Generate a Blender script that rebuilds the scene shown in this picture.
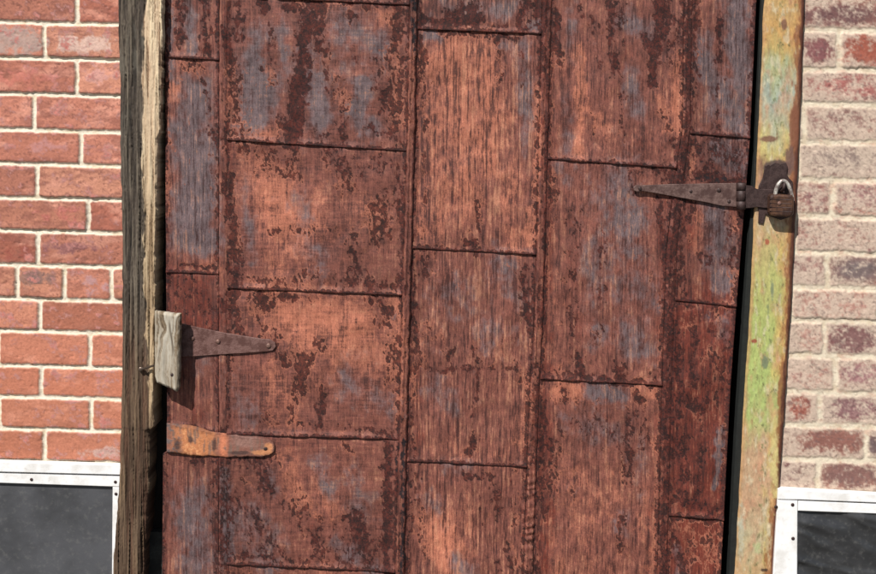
import bpy, math, numpy as np
from mathutils import Vector, Matrix, Euler

for o in list(bpy.data.objects): bpy.data.objects.remove(o)
S = bpy.context.scene
COL = S.collection
# ---------------------------------------------------------------- camera
F = 1200.0                                    # focal length in photograph pixels (876 wide)
cam_d = bpy.data.cameras.new('camera'); cam = bpy.data.objects.new('camera', cam_d); COL.objects.link(cam)
cam_d.sensor_width = 36.0; cam_d.lens = 36.0 * F / 876.0
cam_d.clip_start = 0.05; cam_d.clip_end = 500
CR = Euler((math.radians(90 - 7.7), 0, 0)).to_matrix() @ Matrix.Rotation(math.radians(2.0), 3, 'Z')
cam.location = (0, -2.7, 1.56); cam.rotation_euler = CR.to_euler()
S.camera = cam
# ---------------------------------------------------------------- sky, sun, exposure
SUN = Vector((0.40, 0.60, -0.79)).normalized()           # direction the light travels
elev = math.asin(-SUN.z); az = math.atan2(-SUN.x, -SUN.y)
w = bpy.data.worlds.new('World'); S.world = w; w.use_nodes = True
nt = w.node_tree; sky = nt.nodes.new('ShaderNodeTexSky'); sky.sky_type = 'NISHITA'
sky.sun_disc = False; sky.sun_elevation = elev; sky.sun_rotation = az
bg = nt.nodes['Background']; nt.links.new(sky.outputs[0], bg.inputs[0]); bg.inputs[1].default_value = 0.052
sl = bpy.data.lights.new('sun', 'SUN'); sl.energy = 5.0; sl.angle = math.radians(0.5); sl.color = (1.0, 0.975, 0.94)
so = bpy.data.objects.new('sun', sl); COL.objects.link(so); so.location = (-3, -5, 6)
so.rotation_euler = SUN.to_track_quat('-Z', 'Y').to_euler()
S.view_settings.view_transform = 'Standard'; S.view_settings.look = 'None'
S.view_settings.exposure = 0.42; S.view_settings.gamma = 1.0; S.view_settings.use_curve_mapping = False

# ---------------------------------------------------------------- helpers
RM = np.array(CR); CP = np.array(cam.location)
def at(u, v, Y):
    """measured photo point -> real point on the vertical plane y = Y"""
    u = np.asarray(u, float); v = np.asarray(v, float)
    d = np.stack([(u - 438) / F, -(v - 287) / F, -np.ones_like(u)], -1) @ RM.T
    t = (Y - CP[1]) / d[..., 1]
    return CP + d * t[..., None]

def h2(ix, iy, seed):
    ix = ix.astype(np.int64) & 0xffffffff; iy = iy.astype(np.int64) & 0xffffffff
    n = (ix * 374761393 + iy * 668265263 + seed * 1442695041) & 0xffffffff
    n = ((n ^ (n >> 13)) * 1274126177) & 0xffffffff
    n = n ^ (n >> 16)
    return (n & 0xffffff) / float(0xffffff)
def vn(x, y, seed=0):
    x = np.asarray(x, float); y = np.asarray(y, float)
    ix = np.floor(x); iy = np.floor(y); fx = x - ix; fy = y - iy
    fx = fx * fx * (3 - 2 * fx); fy = fy * fy * (3 - 2 * fy)
    a = h2(ix, iy, seed); b = h2(ix + 1, iy, seed); c = h2(ix, iy + 1, seed); d = h2(ix + 1, iy + 1, seed)
    return (a * (1 - fx) + b * fx) * (1 - fy) + (c * (1 - fx) + d * fx) * fy
def fbm(x, y, seed=0, oct=4, g=0.55):
    s = 0; a = 1; t = 0
    for i in range(oct):
        s = s + a * vn(x * 2 ** i + 17.3 * i, y * 2 ** i + 9.1 * i, seed + i * 31); t += a; a *= g
    return s / t
def ss(a, b, x):
    t = np.clip((x - a) / (b - a), 0, 1); return t * t * (3 - 2 * t)
def lerp(a, b, t): return a + (b - a) * t
def lin(r, g, b):
    c = np.array([r, g, b]) / 255.0
    return np.where(c <= 0.04045, c / 12.92, ((c + 0.055) / 1.055) ** 2.4) * ALB
ALB = 0.80      # sunlit appearance -> base colour
def mixc(c, col, m):
    return c + (np.asarray(col) - c) * np.clip(m, 0, 1)[..., None]

def obj(name, me, mat, parent=None):
    o = bpy.data.objects.new(name, me); COL.objects.link(o)
    if mat is not None and len(me.materials) == 0: me.materials.append(mat)
    if parent is not None: o.parent = parent
    return o
def raw(name, V, faces, mat, parent=None, smooth=True, attrs=None):
    me = bpy.data.meshes.new(name)
    V = np.asarray(V, float).reshape(-1, 3)
    if parent is not None: V = V - np.array(org(parent))
    me.from_pydata([tuple(p) for p in V], [], [tuple(f) for f in faces]); me.update()
    if smooth: me.polygons.foreach_set('use_smooth', [True] * len(me.polygons))
    if attrs:
        for k, a in attrs.items(): put(me, k, a)
    return obj(name, me, mat, parent)
def org(o):
    p = Vector((0, 0, 0))
    while o is not None: p = p + o.location; o = o.parent
    return p
def put(me, k, a):
    at_ = me.color_attributes.new(k, 'FLOAT_COLOR', 'POINT')
    a = np.asarray(a, float).reshape(-1, a.shape[-1])
    if a.shape[1] == 3: a = np.concatenate([a, np.ones((len(a), 1))], 1)
    at_.data.foreach_set('color', a.astype(np.float32).ravel())
def gridmesh(name, W, mat, parent=None, attrs=None, holes=None):
    """W: (n,m,3) grid of points, v down / u right, facing -y"""
    n, m = W.shape[:2]
    V = W.reshape(-1, 3)
    if parent is not None: V = V - np.array(org(parent))
    idx = np.arange(n * m).reshape(n, m)
    q = np.stack([idx[:-1, :-1], idx[1:, :-1], idx[1:, 1:], idx[:-1, 1:]], -1).reshape(-1, 4)
    if holes is not None: q = q[~holes[:-1, :-1].reshape(-1)]
    me = bpy.data.meshes.new(name)
    me.vertices.add(len(V)); me.vertices.foreach_set('co', V.astype(np.float32).ravel())
    me.loops.add(q.size); me.loops.foreach_set('vertex_index', q.astype(np.int32).ravel())
    me.polygons.add(len(q)); me.polygons.foreach_set('loop_start', np.arange(0, q.size, 4, dtype=np.int32))
    me.polygons.foreach_set('use_smooth', np.ones(len(q), bool))
    me.update(calc_edges=True); me.validate()
    if attrs:
        for k, a in attrs.items(): put(me, k, a)
    return obj(name, me, mat, parent)
def axis(lo, a, b, hi, fine, coarse):
    p = []
    if lo < a: p.append(np.arange(lo, a, coarse))
    p.append(np.arange(max(lo, a), min(hi, b), fine))
    if hi > b: p.append(np.arange(b, hi, coarse))
    return np.unique(np.concatenate(p + [np.array([hi])]))
def pad(A, Y):
    """wrap a grid's border back to depth Y so the sheet has an edge"""
    B = np.pad(A, ((1, 1), (1, 1), (0, 0)), mode='edge')
    B[0, :, 1] = Y; B[-1, :, 1] = Y; B[:, 0, 1] = Y; B[:, -1, 1] = Y
    return B
def pe(A): return np.pad(A, ((1, 1), (1, 1), (0, 0)), mode='edge')
def empty(name, loc, label=None, cat=None, group=None):
    o = bpy.data.objects.new(name, None); COL.objects.link(o); o.location = loc; o.empty_display_size = 0.1
    if label: tag(o, label, cat, group)
    return o
def tag(o, label, cat, group=None):
    o['label'] = label; o['category'] = cat
    if group: o['group'] = group
SGN = 1.0
def extr(name, uv, Yb, th, mat, parent=None, bev=0.0, Yref=None, jit=0):
    """outline in the wall plane with real thickness th towards the street, bevelled front edge"""
    uv = np.array(uv, float); n = len(uv)
    P = at(uv[:, 0], uv[:, 1], Yb - th if Yref is None else Yref)
    c = P.mean(0); V = []
    ar = sum(P[i - 1][0] * P[i][2] - P[i][0] * P[i - 1][2] for i in range(n)); sg = -1.0 if ar > 0 else 1.0
    for k, (yy, sh) in enumerate([(Yb, 0), (Yb - th + bev, 0), (Yb - th, bev)]):
        Q = P.copy(); Q[:, 1] = yy
        if sh:
            for i in range(n):
                a = P[i] - P[i - 1]; b = P[(i + 1) % n] - P[i]
                na = np.array([a[2], 0, -a[0]]); nb = np.array([b[2], 0, -b[0]])
                nn = na / (np.linalg.norm(na) + 1e-9) + nb / (np.linalg.norm(nb) + 1e-9); nn /= np.linalg.norm(nn) + 1e-9
                Q[i] += nn * sh * sg
                Q[i, 1] = yy
        V += list(Q)
    f = []
    for k in range(2 if bev else 1):
        for i in range(n):
            j = (i + 1) % n; f.append((k * n + i, k * n + j, (k + 1) * n + j, (k + 1) * n + i))
    top = 2 if bev else 1
    f.append(tuple(range(top * n, top * n + n))); f.append(tuple(reversed(range(n))))
    if not bev: V = V[:n] + V[2 * n:]
    if not bev: f = f[:n] + [tuple(range(n, 2 * n)), tuple(reversed(range(n)))]
    o = raw(name, V, f, mat, parent, smooth=False)
    import bmesh
    bm = bmesh.new(); bm.from_mesh(o.data); bmesh.ops.recalc_face_normals(bm, faces=bm.faces)
    bm.to_mesh(o.data); bm.free()
    return o

def box(name, x0, x1, y0, y1, z0, z1, mat, parent=None):
    V = [(x, y, z) for x in (x0, x1) for y in (y0, y1) for z in (z0, z1)]
    f = [(0, 1, 3, 2), (4, 6, 7, 5), (0, 4, 5, 1), (2, 3, 7, 6), (0, 2, 6, 4), (1, 5, 7, 3)]
    return raw(name, V, f, mat, parent, smooth=False)
def dome(name, c, r, h, mat, parent=None, ns=14):
    """rivet / nail head facing the street"""
    V = []; f = []
    prof = [(1, 0), (0.97, 0.45), (0.78, 0.8), (0.4, 0.97)]
    for (rr, hh) in prof:
        for k in range(ns):
            a = 2 * math.pi * k / ns
            V.append((c[0] + r * rr * math.cos(a), c[1] - h * hh, c[2] + r * rr * math.sin(a)))
    V.append((c[0], c[1] - h, c[2]))
    for j in range(len(prof) - 1):
        for k in range(ns):
            l = (k + 1) % ns; f.append((j * ns + k, j * ns + l, (j + 1) * ns + l, (j + 1) * ns + k))
    t = len(V) - 1
    for k in range(ns): f.append(((len(prof) - 1) * ns + k, (len(prof) - 1) * ns + (k + 1) % ns, t))
    return raw(name, V, f, mat, parent)
def tube(name, pts, rads, mat, parent=None, ns=12):
    pts = [Vector(p) for p in pts]; V = []; f = []
    up = Vector((0, 1, 0.01)).normalized()
    for i, p in enumerate(pts):
        t = (pts[min(i + 1, len(pts) - 1)] - pts[max(i - 1, 0)]).normalized()
        a = t.cross(up); 
        if a.length < 1e-3: a = t.cross(Vector((1, 0, 0)))
        a.normalize(); b = t.cross(a).normalized()
        r = rads[i] if hasattr(rads, '__len__') else rads
        for k in range(ns):
            an = 2 * math.pi * k / ns; V.append(tuple(p + (a * math.cos(an) + b * math.sin(an)) * r))
    n = len(pts)
    for i in range(n - 1):
        for k in range(ns):
            l = (k + 1) % ns; f.append((i * ns + k, i * ns + l, (i + 1) * ns + l, (i + 1) * ns + k))
    f.append(tuple(range(ns))); f.append(tuple(reversed(range((n - 1) * ns, n * ns))))
    return raw(name, V, f, mat, parent)

# ---------------------------------------------------------------- materials
class N:
    def __init__(s, name):
        s.m = bpy.data.materials.new(name); s.m.use_nodes = True; s.t = s.m.node_tree
        s.b = s.t.nodes['Principled BSDF']; s.tc = s.t.nodes.new('ShaderNodeTexCoord')
    def n(s, k, **kw):
        x = s.t.nodes.new(k)
        for a, b in kw.items(): setattr(x, a, b)
        return x
    def l(s, a, b): s.t.links.new(a, b)
    def noise(s, scale, detail=4, rough=0.55, sc=(1, 1, 1)):
        mp = s.n('ShaderNodeMapping'); mp.inputs['Scale'].default_value = sc; s.l(s.tc.outputs['Object'], mp.inputs[0])
        x = s.n('ShaderNodeTexNoise'); x.inputs['Scale'].default_value = scale
        x.inputs['Detail'].default_value = detail; x.inputs['Roughness'].default_value = rough
        s.l(mp.outputs[0], x.inputs['Vector']); return x.outputs['Fac']
    def math(s, op, a, b=None, c=None):
        x = s.n('ShaderNodeMath', operation=op)
        for i, v in enumerate((a, b, c)):
            if v is None: continue
            if isinstance(v, (int, float)): x.inputs[i].default_value = v
            else: s.l(v, x.inputs[i])
        return x.outputs[0]
    def rng(s, v, a, b, c=0.0, d=1.0):
        x = s.n('ShaderNodeMapRange', interpolation_type='SMOOTHSTEP')
        s.l(v, x.inputs[0])
        for i, q in enumerate((a, b, c, d)): x.inputs[i + 1].default_value = q
        return x.outputs[0]
    def mix(s, fac, a, b, blend='MIX'):
        x = s.n('ShaderNodeMix', data_type='RGBA', blend_type=blend)
        for sock, v in ((x.inputs[0], fac), (x.inputs[6], a), (x.inputs[7], b)):
            if isinstance(v, (int, float)): sock.default_value = v
            elif isinstance(v, (tuple, list, np.ndarray)): sock.default_value = (*[float(q) for q in v][:3], 1)
            else: s.l(v, sock)
        return x.outputs[2]
    def bump(s, h, strength, dist=0.001, prev=None):
        x = s.n('ShaderNodeBump'); x.inputs['Strength'].default_value = strength; x.inputs['Distance'].default_value = dist
        s.l(h, x.inputs['Height'])
        if prev is not None: s.l(prev, x.inputs['Normal'])
        return x.outputs[0]
    def attr(s, k):
        x = s.n('ShaderNodeAttribute'); x.attribute_name = k; return x
def colored(name, rough=0.85, fine=900, amp=0.35, sc=(1, 1, 1), bump=0.4, spec=0.3, mid=180):
    """own colour from the 'Col' attribute, broken up by fine noise"""
    g = N(name); a = g.attr('Col')
    f1 = g.noise(fine, 4, 0.6, sc); f2 = g.noise(mid, 5, 0.6, sc)
    v = g.math('ADD', g.math('MULTIPLY', f1, amp), g.math('MULTIPLY', f2, amp))
    v = g.math('ADD', v, 1 - amp)
    c = g.mix(1.0, a.outputs['Color'], v, 'MULTIPLY')
    cc = g.n('ShaderNodeCombineColor'); 
    for i in range(3): g.l(v, cc.inputs[i])
    c = g.mix(1.0, a.outputs['Color'], cc.outputs[0], 'MULTIPLY')
    g.l(c, g.b.inputs['Base Color']); g.b.inputs['Roughness'].default_value = rough
    g.b.inputs['Specular IOR Level'].default_value = spec
    n = g.bump(f2, bump, 0.0025); n = g.bump(f1, bump, 0.001, n); g.l(n, g.b.inputs['Normal'])
    return g.m
def plain(name, c, rough=0.7, metal=0.0, fine=500, amp=0.5, bump=0.3, c2=None, sc=(1, 1, 1), spec=0.4, bd=0.001):
    g = N(name); f = g.noise(fine, 5, 0.6, sc); f2 = g.noise(fine * 0.2, 4, 0.6, sc)
    k = g.rng(f, 0.35, 0.65); k2 = g.rng(f2, 0.4, 0.62)
    c = np.array(c); c2 = np.array(c2) if c2 is not None else c * (1 - amp)
    r = g.mix(k2, c, c2); r = g.mix(g.math('MULTIPLY', k, 0.5), r, c2)
    g.l(r, g.b.inputs['Base Color']); g.b.inputs['Roughness'].default_value = rough; g.b.inputs['Metallic'].default_value = metal
    g.b.inputs['Specular IOR Level'].default_value = spec
    g.l(g.bump(f, bump, bd), g.b.inputs['Normal']); return g.m

def rust_material():
    g = N('rusted_tin'); a = g.attr('Mask'); sp = g.n('ShaderNodeSeparateColor'); g.l(a.outputs['Color'], sp.inputs[0])
    D, G, B, R = sp.outputs[0], sp.outputs[1], sp.outputs[2], a.outputs['Alpha']
    gr = g.attr('Grain'); sg = g.n('ShaderNodeSeparateColor'); g.l(gr.outputs['Color'], sg.inputs[0])
    fine = g.noise(300, 6, 0.8); vert = g.noise(520, 4, 0.7, (1, 1, 0.07)); hor = g.noise(520, 4, 0.7, (0.07, 1, 1))
    speck = g.noise(260, 3, 0.6); big = g.noise(70, 5, 0.7); grit = g.noise(420, 5, 0.75)
    streak = g.math('ADD', g.math('MULTIPLY', vert, g.math('SUBTRACT', 1.0, sg.outputs[1])), g.math('MULTIPLY', hor, sg.outputs[1]))
    nz = g.math('SUBTRACT', g.math('ADD', g.math('MULTIPLY', fine, 0.5), g.math('MULTIPLY', streak, 0.5)), 0.5)
    def th(x, lo, hi, k=0.8):
        return g.rng(g.math('ADD', x, g.math('MULTIPLY', nz, k)), lo, hi)
    c = g.mix(th(G, 0.32, 1.10, 1.7), CB['brown'], CB['salmon'])
    c = g.mix(th(R, 0.3, 0.8, 1.2), c, CB['red'])
    c = g.mix(th(B, 0.25, 0.85, 1.0), c, CB['grey'])
    # worn streaks: lighter and darker grain
    v = g.math('ADD', g.math('MULTIPLY', sg.outputs[0], 0.95), g.math('MULTIPLY', nz, 1.5))
    lo = g.rng(v, 0.52, 0.10); hi = g.rng(v, 0.52, 0.95)
    c = g.mix(g.math('MULTIPLY', hi, 0.5), c, CB['light'])
    c = g.mix(g.math('MULTIPLY', lo, 0.85), c, CB['deep'])
    d1 = th(D, 0.43, 0.58, 0.7); d2 = g.math('MULTIPLY', th(D, 0.22, 0.72, 0.9), 0.85); sf = g.rng(big, 0.45, 0.66, 0.0, 0.5)
    d = g.math('ADD', g.math('MULTIPLY', d1, g.math('SUBTRACT', 1.0, sf)), g.math('MULTIPLY', d2, sf))
    halo = th(D, 0.05, 0.55, 0.9)
    c = g.mix(g.math('MULTIPLY', halo, 0.35), c, CB['halo'])
    rim = g.math('MULTIPLY', th(D, 0.24, 0.42, 0.7), g.rng(G, 0.0, 0.7))
    c = g.mix(g.math('MULTIPLY', rim, 0.72), c, CB['salmon'])
    dk = g.mix(g.rng(g.math('ADD', g.math('MULTIPLY', speck, 0.5), g.math('MULTIPLY', big, 0.5)), 0.42, 0.60), CB['dark'], CB['dark2'])
    c = g.mix(g.math('MULTIPLY', d, 0.93), c, dk)
    bl = g.rng(sg.outputs[2], 0.4, 0.6)
    c = g.mix(g.math('MULTIPLY', bl, 0.9), c, CB['black'])
    val = g.math('ADD', g.math('MULTIPLY', g.math('SUBTRACT', grit, 0.5), 1.5), g.math('MULTIPLY', g.math('SUBTRACT', big, 0.5), 0.7))
    val = g.math('ADD', g.math('ADD', val, g.math('MULTIPLY', g.math('SUBTRACT', streak, 0.5), 0.9)), 0.0)
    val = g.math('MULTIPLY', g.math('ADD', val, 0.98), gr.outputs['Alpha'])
    val = g.math('MAXIMUM', g.math('MINIMUM', val, 1.6), 0.45)
    cc = g.n('ShaderNodeCombineColor')
    for q in range(3): g.l(val, cc.inputs[q])
    c = g.mix(1.0, c, cc.outputs[0], 'MULTIPLY')
    g.l(c, g.b.inputs['Base Color'])
    g.l(g.math('ADD', 0.66, g.math('MULTIPLY', d, 0.2)), g.b.inputs['Roughness'])
    g.b.inputs['Specular IOR Level'].default_value = 0.35
    hh = g.math('ADD', g.math('MULTIPLY', d, -0.7), g.math('MULTIPLY', fine, 0.6))
    n = g.bump(streak, 0.5, 0.0012); n = g.bump(hh, 0.6, 0.0010, n); g.l(n, g.b.inputs['Normal'])
    return g.m
CB = dict(brown=lin(131, 77, 64), salmon=lin(182, 111, 86), red=lin(118, 52, 38), grey=lin(112, 93, 94),
          light=lin(212, 148, 115), deep=lin(64, 32, 28), dark=lin(38, 17, 16), dark2=lin(86, 33, 24), black=lin(34, 28, 32), halo=lin(84, 42, 34))
M_rust = rust_material()

# ---------------------------------------------------------------- ground
g = N('pavement'); f = g.noise(3, 8, 0.6); f2 = g.noise(60, 5, 0.6)
g.l(g.mix(g.math('MULTIPLY', g.math('ADD', f, f2), 0.5), lin(88, 86, 82), lin(112, 109, 104)), g.b.inputs['Base Color'])
g.b.inputs['Roughness'].default_value = 0.9; g.l(g.bump(f2, 0.4, 0.004), g.b.inputs['Normal'])
o = raw('ground', [(-60, -80, 0), (60, -80, 0), (60, 60, 0), (-60, 60, 0)], [(0, 1, 2, 3)], g.m); o['kind'] = 'structure'

# ---------------------------------------------------------------- brick walls
M_brick = colored('brick_and_mortar', 0.9, 700, 0.30, (1, 1, 1), 0.5, 0.2, 160)
def brick_wall(us, vs, rows, joints, slope, uref, half, right, face=0.0, depth=0.22):
    U, Vv = np.meshgrid(us, vs)
    wx = (fbm(U / 11, Vv / 11, 5) - .5) * (3.0 if right else 1.8); wy = (fbm(U / 13, Vv / 9, 9) - .5) * (3.4 if right else 1.8)
    x = U + wx; y = Vv + wy - slope * (U - uref)
    rows = np.array(rows); k = np.clip(np.searchsorted(rows, y) - 1, 0, len(rows) - 2)
    top = rows[k]; bot = rows[k + 1]
    L = np.zeros_like(U); Rr = np.zeros_like(U); bid = np.zeros_like(U)
    for i in range(len(rows) - 1):
        m = k == i
        if not m.any(): continue
        js = np.array(joints[i]); q = np.clip(np.searchsorted(js, x[m]) - 1, 0, len(js) - 2)
        L[m] = js[q]; Rr[m] = js[q + 1]; bid[m] = i * 40 + q
    cx = (L + Rr) / 2; cy = (top + bot) / 2; r = 2.4
    hw = (Rr - L) / 2 - half; hh = (bot - top) / 2 - half
    qx = np.abs(x - cx) - hw + r; qy = np.abs(y - cy) - hh + r
    sd = -(np.hypot(np.maximum(qx, 0), np.maximum(qy, 0)) + np.minimum(np.maximum(qx, qy), 0) - r)
    sd = sd + (fbm(U / 4, Vv / 4, 21) - .5) * (3.4 if right else 1.6)
    ins = ss(-0.6, 0.9, sd)
    z = np.zeros_like(bid); ra = h2(bid, z, 3); rb = h2(bid, z, 8); rc = h2(bid, z, 13)
    n1 = fbm(U / 9, Vv / 7, 40, 5); n2 = fbm(U / 30, Vv / 12, 50, 4); n3 = fbm(U / 2.2, Vv / 2.2, 60, 3)
    tiltx = (ra - .5) * 0.0012 * (x - cx) / 40; 
    h = ins * (0.0042 + (rb - .5) * 0.002) + tiltx + ins * (n1 - .5) * 0.0016 + (1 - ins) * (fbm(U / 5, Vv / 5, 77) - .5) * 0.0022
    # slumped mortar smeared over the brick edges
    if right: h += (1 - ins) * 0.0022 + ins * .0002
    hw_pit = ss(0.70, 0.80, fbm(U / 3.5, Vv / 3, 81, 3)) * ins
    h -= hw_pit * 0.0015
    if not right:
        c = np.zeros(U.shape + (3,)) + lin(190, 124, 103)
        c = mixc(c, lin(166, 100, 82), ss(0.3, 0.9, ra) * 0.9)
        c = mixc(c, lin(206, 144, 118), ss(0.4, 0.9, rb) * 0.8)
        c = mixc(c, lin(160, 104, 94), ss(0.52, 0.7, n1) * 0.75)
        c = mixc(c, lin(220, 156, 134), ss(0.54, 0.72, n2) * 0.6)
        c = mixc(c, lin(124, 80, 70), ss(0.55, 0.75, n3) * 0.7)
        c = mixc(c, lin(110, 66, 58), ss(3, .5, sd + (n1 - .5) * 8) * .3)
        c = mixc(c, lin(142, 90, 78), ss(.54, .68, fbm(U / 20, Vv / 8, 66, 5, .65)) * .55); c = mixc(c, lin(206, 130, 96), ss(220, 400, Vv) * .4); c = c * (.84 + .32 * rc)[..., None]
        # weathered grey, bloom and burnt patches on particular bricks
        for (bx, by, rx, ry, col, st) in BR_L:
            f = np.exp(-(((U - bx) / rx) ** 2 + ((Vv - by) / ry) ** 2) ** 1.5)
            c = mixc(c, lin(*col), ss(0.3, 0.9, f * st + (n1 - .5) * 2.2 + (n3 - .5) * .8) * 0.7)
        mo = np.zeros(U.shape + (3,)) + lin(234, 222, 200)
        mo = mixc(mo, lin(214, 194, 160), ss(0.5, 0.75, fbm(U / 7, Vv / 7, 90)) * 0.6)
        mo = mixc(mo, lin(190, 160, 130), ss(0.66, 0.8, fbm(U / 2.5, Vv / 2.5, 95)) * 0.5)
    else:
        c = np.zeros(U.shape + (3,)) + lin(158, 112, 98)
        c = mixc(c, lin(128, 84, 82), ss(0.4, 0.7, ra))
        c = mixc(c, lin(180, 112, 94), ss(0.62, 0.8, rb) * 0.6)
        c = mixc(c, lin(110, 80, 76), ss(0.5, 0.66, n1) * 0.6)
        wash = 0.68 + (rc - .5) * 0.25
        tone = np.zeros(U.shape)
        for (bx, by, rx, ry, col, st, ws) in BR_R:
            f = np.exp(-(((U - bx) / rx) ** 2 + ((Vv - by) / ry) ** 2) ** 2)
            c = mixc(c, lin(*col), f * st * .8); wash = wash * (1 - f) + (ws - .03) * f
        wn = fbm(U / 6, Vv / 5, 120, 5, 0.7) * 0.7 + fbm(U / 25, Vv / 14, 130, 3) * 0.3
        c = mixc(c, lin(206, 184, 164), ss(1 - wash - 0.14, 1 - wash + 0.18, wn + (n3 - .5) * 0.35 + 0.0) * 0.85)
        c = mixc(c, lin(112, 90, 88), ss(0.58, 0.74, fbm(U / 3, Vv / 2.4, 140, 4, .7)) * 0.55)
        mo = np.zeros(U.shape + (3,)) + lin(224, 209, 184)
        mo = mixc(mo, lin(206, 186, 158), ss(0.5, 0.7, fbm(U / 6, Vv / 6, 90)) * 0.7)
        mo = mixc(mo, lin(168, 142, 122), ss(0.66, 0.78, fbm(U / 2.5, Vv / 2.5, 95)) * 0.6)
        mo = mixc(mo, lin(190, 130, 112), ss(0.6, 0.75, fbm(U / 10, Vv / 6, 98)) * 0.4)
    c = c * (0.70 + 0.36 * n3[..., None] + .24 * fbm(U / 5, Vv / 5, 171, 5, .8)[..., None])
    C = mo + (c - mo) * (ss(-2.0, 2.2, sd + (n3 - .5) * 3) if right else ins)[..., None]
    P = at(U, Vv, face); P[..., 1] = face + 0.0042 - h
    return pad(P, depth), pe(C)
BR_L = [(15, 42, 34, 16, (176, 160, 150), 1.1), (85, 44, 34, 9, (226, 196, 180), 1.0), (100, 75, 18, 12, (214, 160, 150), .9),
        (25, 282, 14, 12, (140, 110, 100), .9), (42, 278, 14, 8, (120, 100, 96), .9), (95, 284, 16, 12, (190, 150, 150), .8),
        (70, 249, 34, 6, (130, 84, 88), .9), (15, 250, 20, 12, (150, 80, 68), .8), (45, 147, 30, 8, (196, 140, 134), .7),
        (100, 452, 22, 6, (196, 170, 160), .9), (20, 80, 30, 10, (200, 120, 104), .8), (60, 215, 30, 9, (190, 110, 98), .7)]
BR_R = [(840, 15, 50, 12, (112, 80, 80), 1, .4), (818, 50, 17, 15, (128, 80, 84), 1, .42), (866, 48, 24, 16, (160, 88, 70), 1, .38),
        (850, 86, 50, 14, (178, 112, 104), 1, .52), (830, 122, 60, 14, (150, 116, 108), 1, .62), (840, 160, 60, 16, (150, 134, 124), 1, .66),
        (815, 197, 14, 13, (160, 116, 112), 1, .6), (860, 195, 25, 14, (160, 120, 118), 1, .56), (840, 234, 60, 14, (176, 134, 120), 1, .62),
        (812, 268, 12, 14, (176, 136, 124), 1, .62), (858, 270, 28, 14, (112, 104, 104), 1, .40), (840, 305, 60, 13, (186, 140, 126), 1, .62),
        (810, 338, 12, 14, (186, 140, 126), 1, .62), (858, 340, 28, 14, (132, 98, 94), 1, .44), (806, 376, 30, 14, (186, 140, 126), 1, .6),
        (860, 374, 22, 12, (162, 118, 120), 1, .5), (799, 408, 14, 14, (160, 92, 76), 1, .45), (855, 408, 30, 12, (146, 108, 108), 1, .5),
        (830, 442, 34, 13, (140, 94, 84), 1, .36), (873, 445, 8, 10, (100, 90, 92), 1, .4), (850, 474, 32, 13, (130, 96, 90), 1, .42),
        (806, 476, 14, 13, (150, 120, 108), 1, .66)]
def course_rows(core, lo, hi, p0, p1):
    a = list(core); 
    while a[0] > lo: a.insert(0, a[0] - p0)
    while a[-1] < hi: a.append(a[-1] + p1)
    return a
coreL = [-12.5, 23.5, 59, 95, 131, 165, 199, 232, 266, 300, 332, 367, 398, 430, 462]
rowsL = course_rows(coreL, -300, 880, 36.5, 31.5)
jL = {0: 77, 1: 44.6, 2: 77, 3: 34, 4: 81, 5: 37, 6: 88, 7: 38, 9: 40, 10: 90, 11: 41, 12: 91, 13: 44.6}
jointsL = []; off = rowsL.index(-12.5)
for i in range(len(rowsL) - 1):
    k = i - off
    if k == 8 or k in (-1 + 8 - 7 - 5, 15): jointsL.append([17 + 47.3 * q for q in range(-8, 6)])
    else:
        s = jL.get(k, 80 if k % 2 == 0 else 40); jointsL.append([s + 92 * q for q in range(-5, 4)])
coreR = [-8, 30, 69.5, 104, 142, 180, 217, 253, 288, 321, 356, 393, 426, 460, 493]
rowsR = course_rows(coreR, -300, 880, 37.5, 33)
jR = {0: 884, 1: 839, 2: 890, 3: 894, 4: 888, 5: 832.5, 6: 884, 7: 827, 8: 880, 9: 825, 10: 836, 11: 820, 12: 866, 13: 818}
jointsR = []; off = rowsR.index(-8)
for i in range(len(rowsR) - 1):
    k = i - off; s = jR.get(k, 880 if k % 2 == 0 else 835); jointsR.append([s + 90 * q for q in range(-5, 5)])
vs = axis(-260, -6, 580, 835, 1.1, 5)
P, C = brick_wall(axis(-330, -6, 130, 130, 1.1, 5), vs, rowsL, jointsL, 0.025, 60, 1.9, False)
wl = gridmesh('brick_wall', P, M_brick, None, {'Col': C}); tag(wl, 'red brick wall with cream mortar beside the dark weathered timber post', 'brick wall')
P, C = brick_wall(axis(775, 775, 882, 1200, 1.1, 5), vs, rowsR, jointsR, 0.025, 826, 2.6, True)
wr = gridmesh('brick_wall', P, M_brick, None, {'Col': C}); tag(wr, 'faded limewashed brick wall beside the green and orange painted post', 'brick wall')

# doorway backing; unlit-room darkness put into its colour so the gaps stay dark
M_void = plain('dark_backing', lin(30, 28, 26), 0.95, 0, 200, 0.4, 0.3)
o = box('doorway_back', *at(60, 0, 0.2)[[0]], *at(860, 0, 0.2)[[0]], 0.215, 0.235, 0.004, 2.2, M_void); o['kind'] = 'structure'

zt = float(at(440, -158, 0)[2]); zb = float(at(440, 690, 0)[2])
M_stone = plain('stone', lin(150, 140, 126), .9, 0, 120, .3, .5)
o = box('unseen_lintel', at(60, 0, 0)[0], at(860, 0, 0)[0], -.004, .22, zt, zt + .3, M_stone); o['kind'] = 'structure'  # out-of-view lintel, added to stop sun coming over the door top
o = box('doorstep', at(160, 0, 0)[0], at(775, 0, 0)[0], -.10, .22, .0, zb - .012, M_stone); o['kind'] = 'structure'

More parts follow.
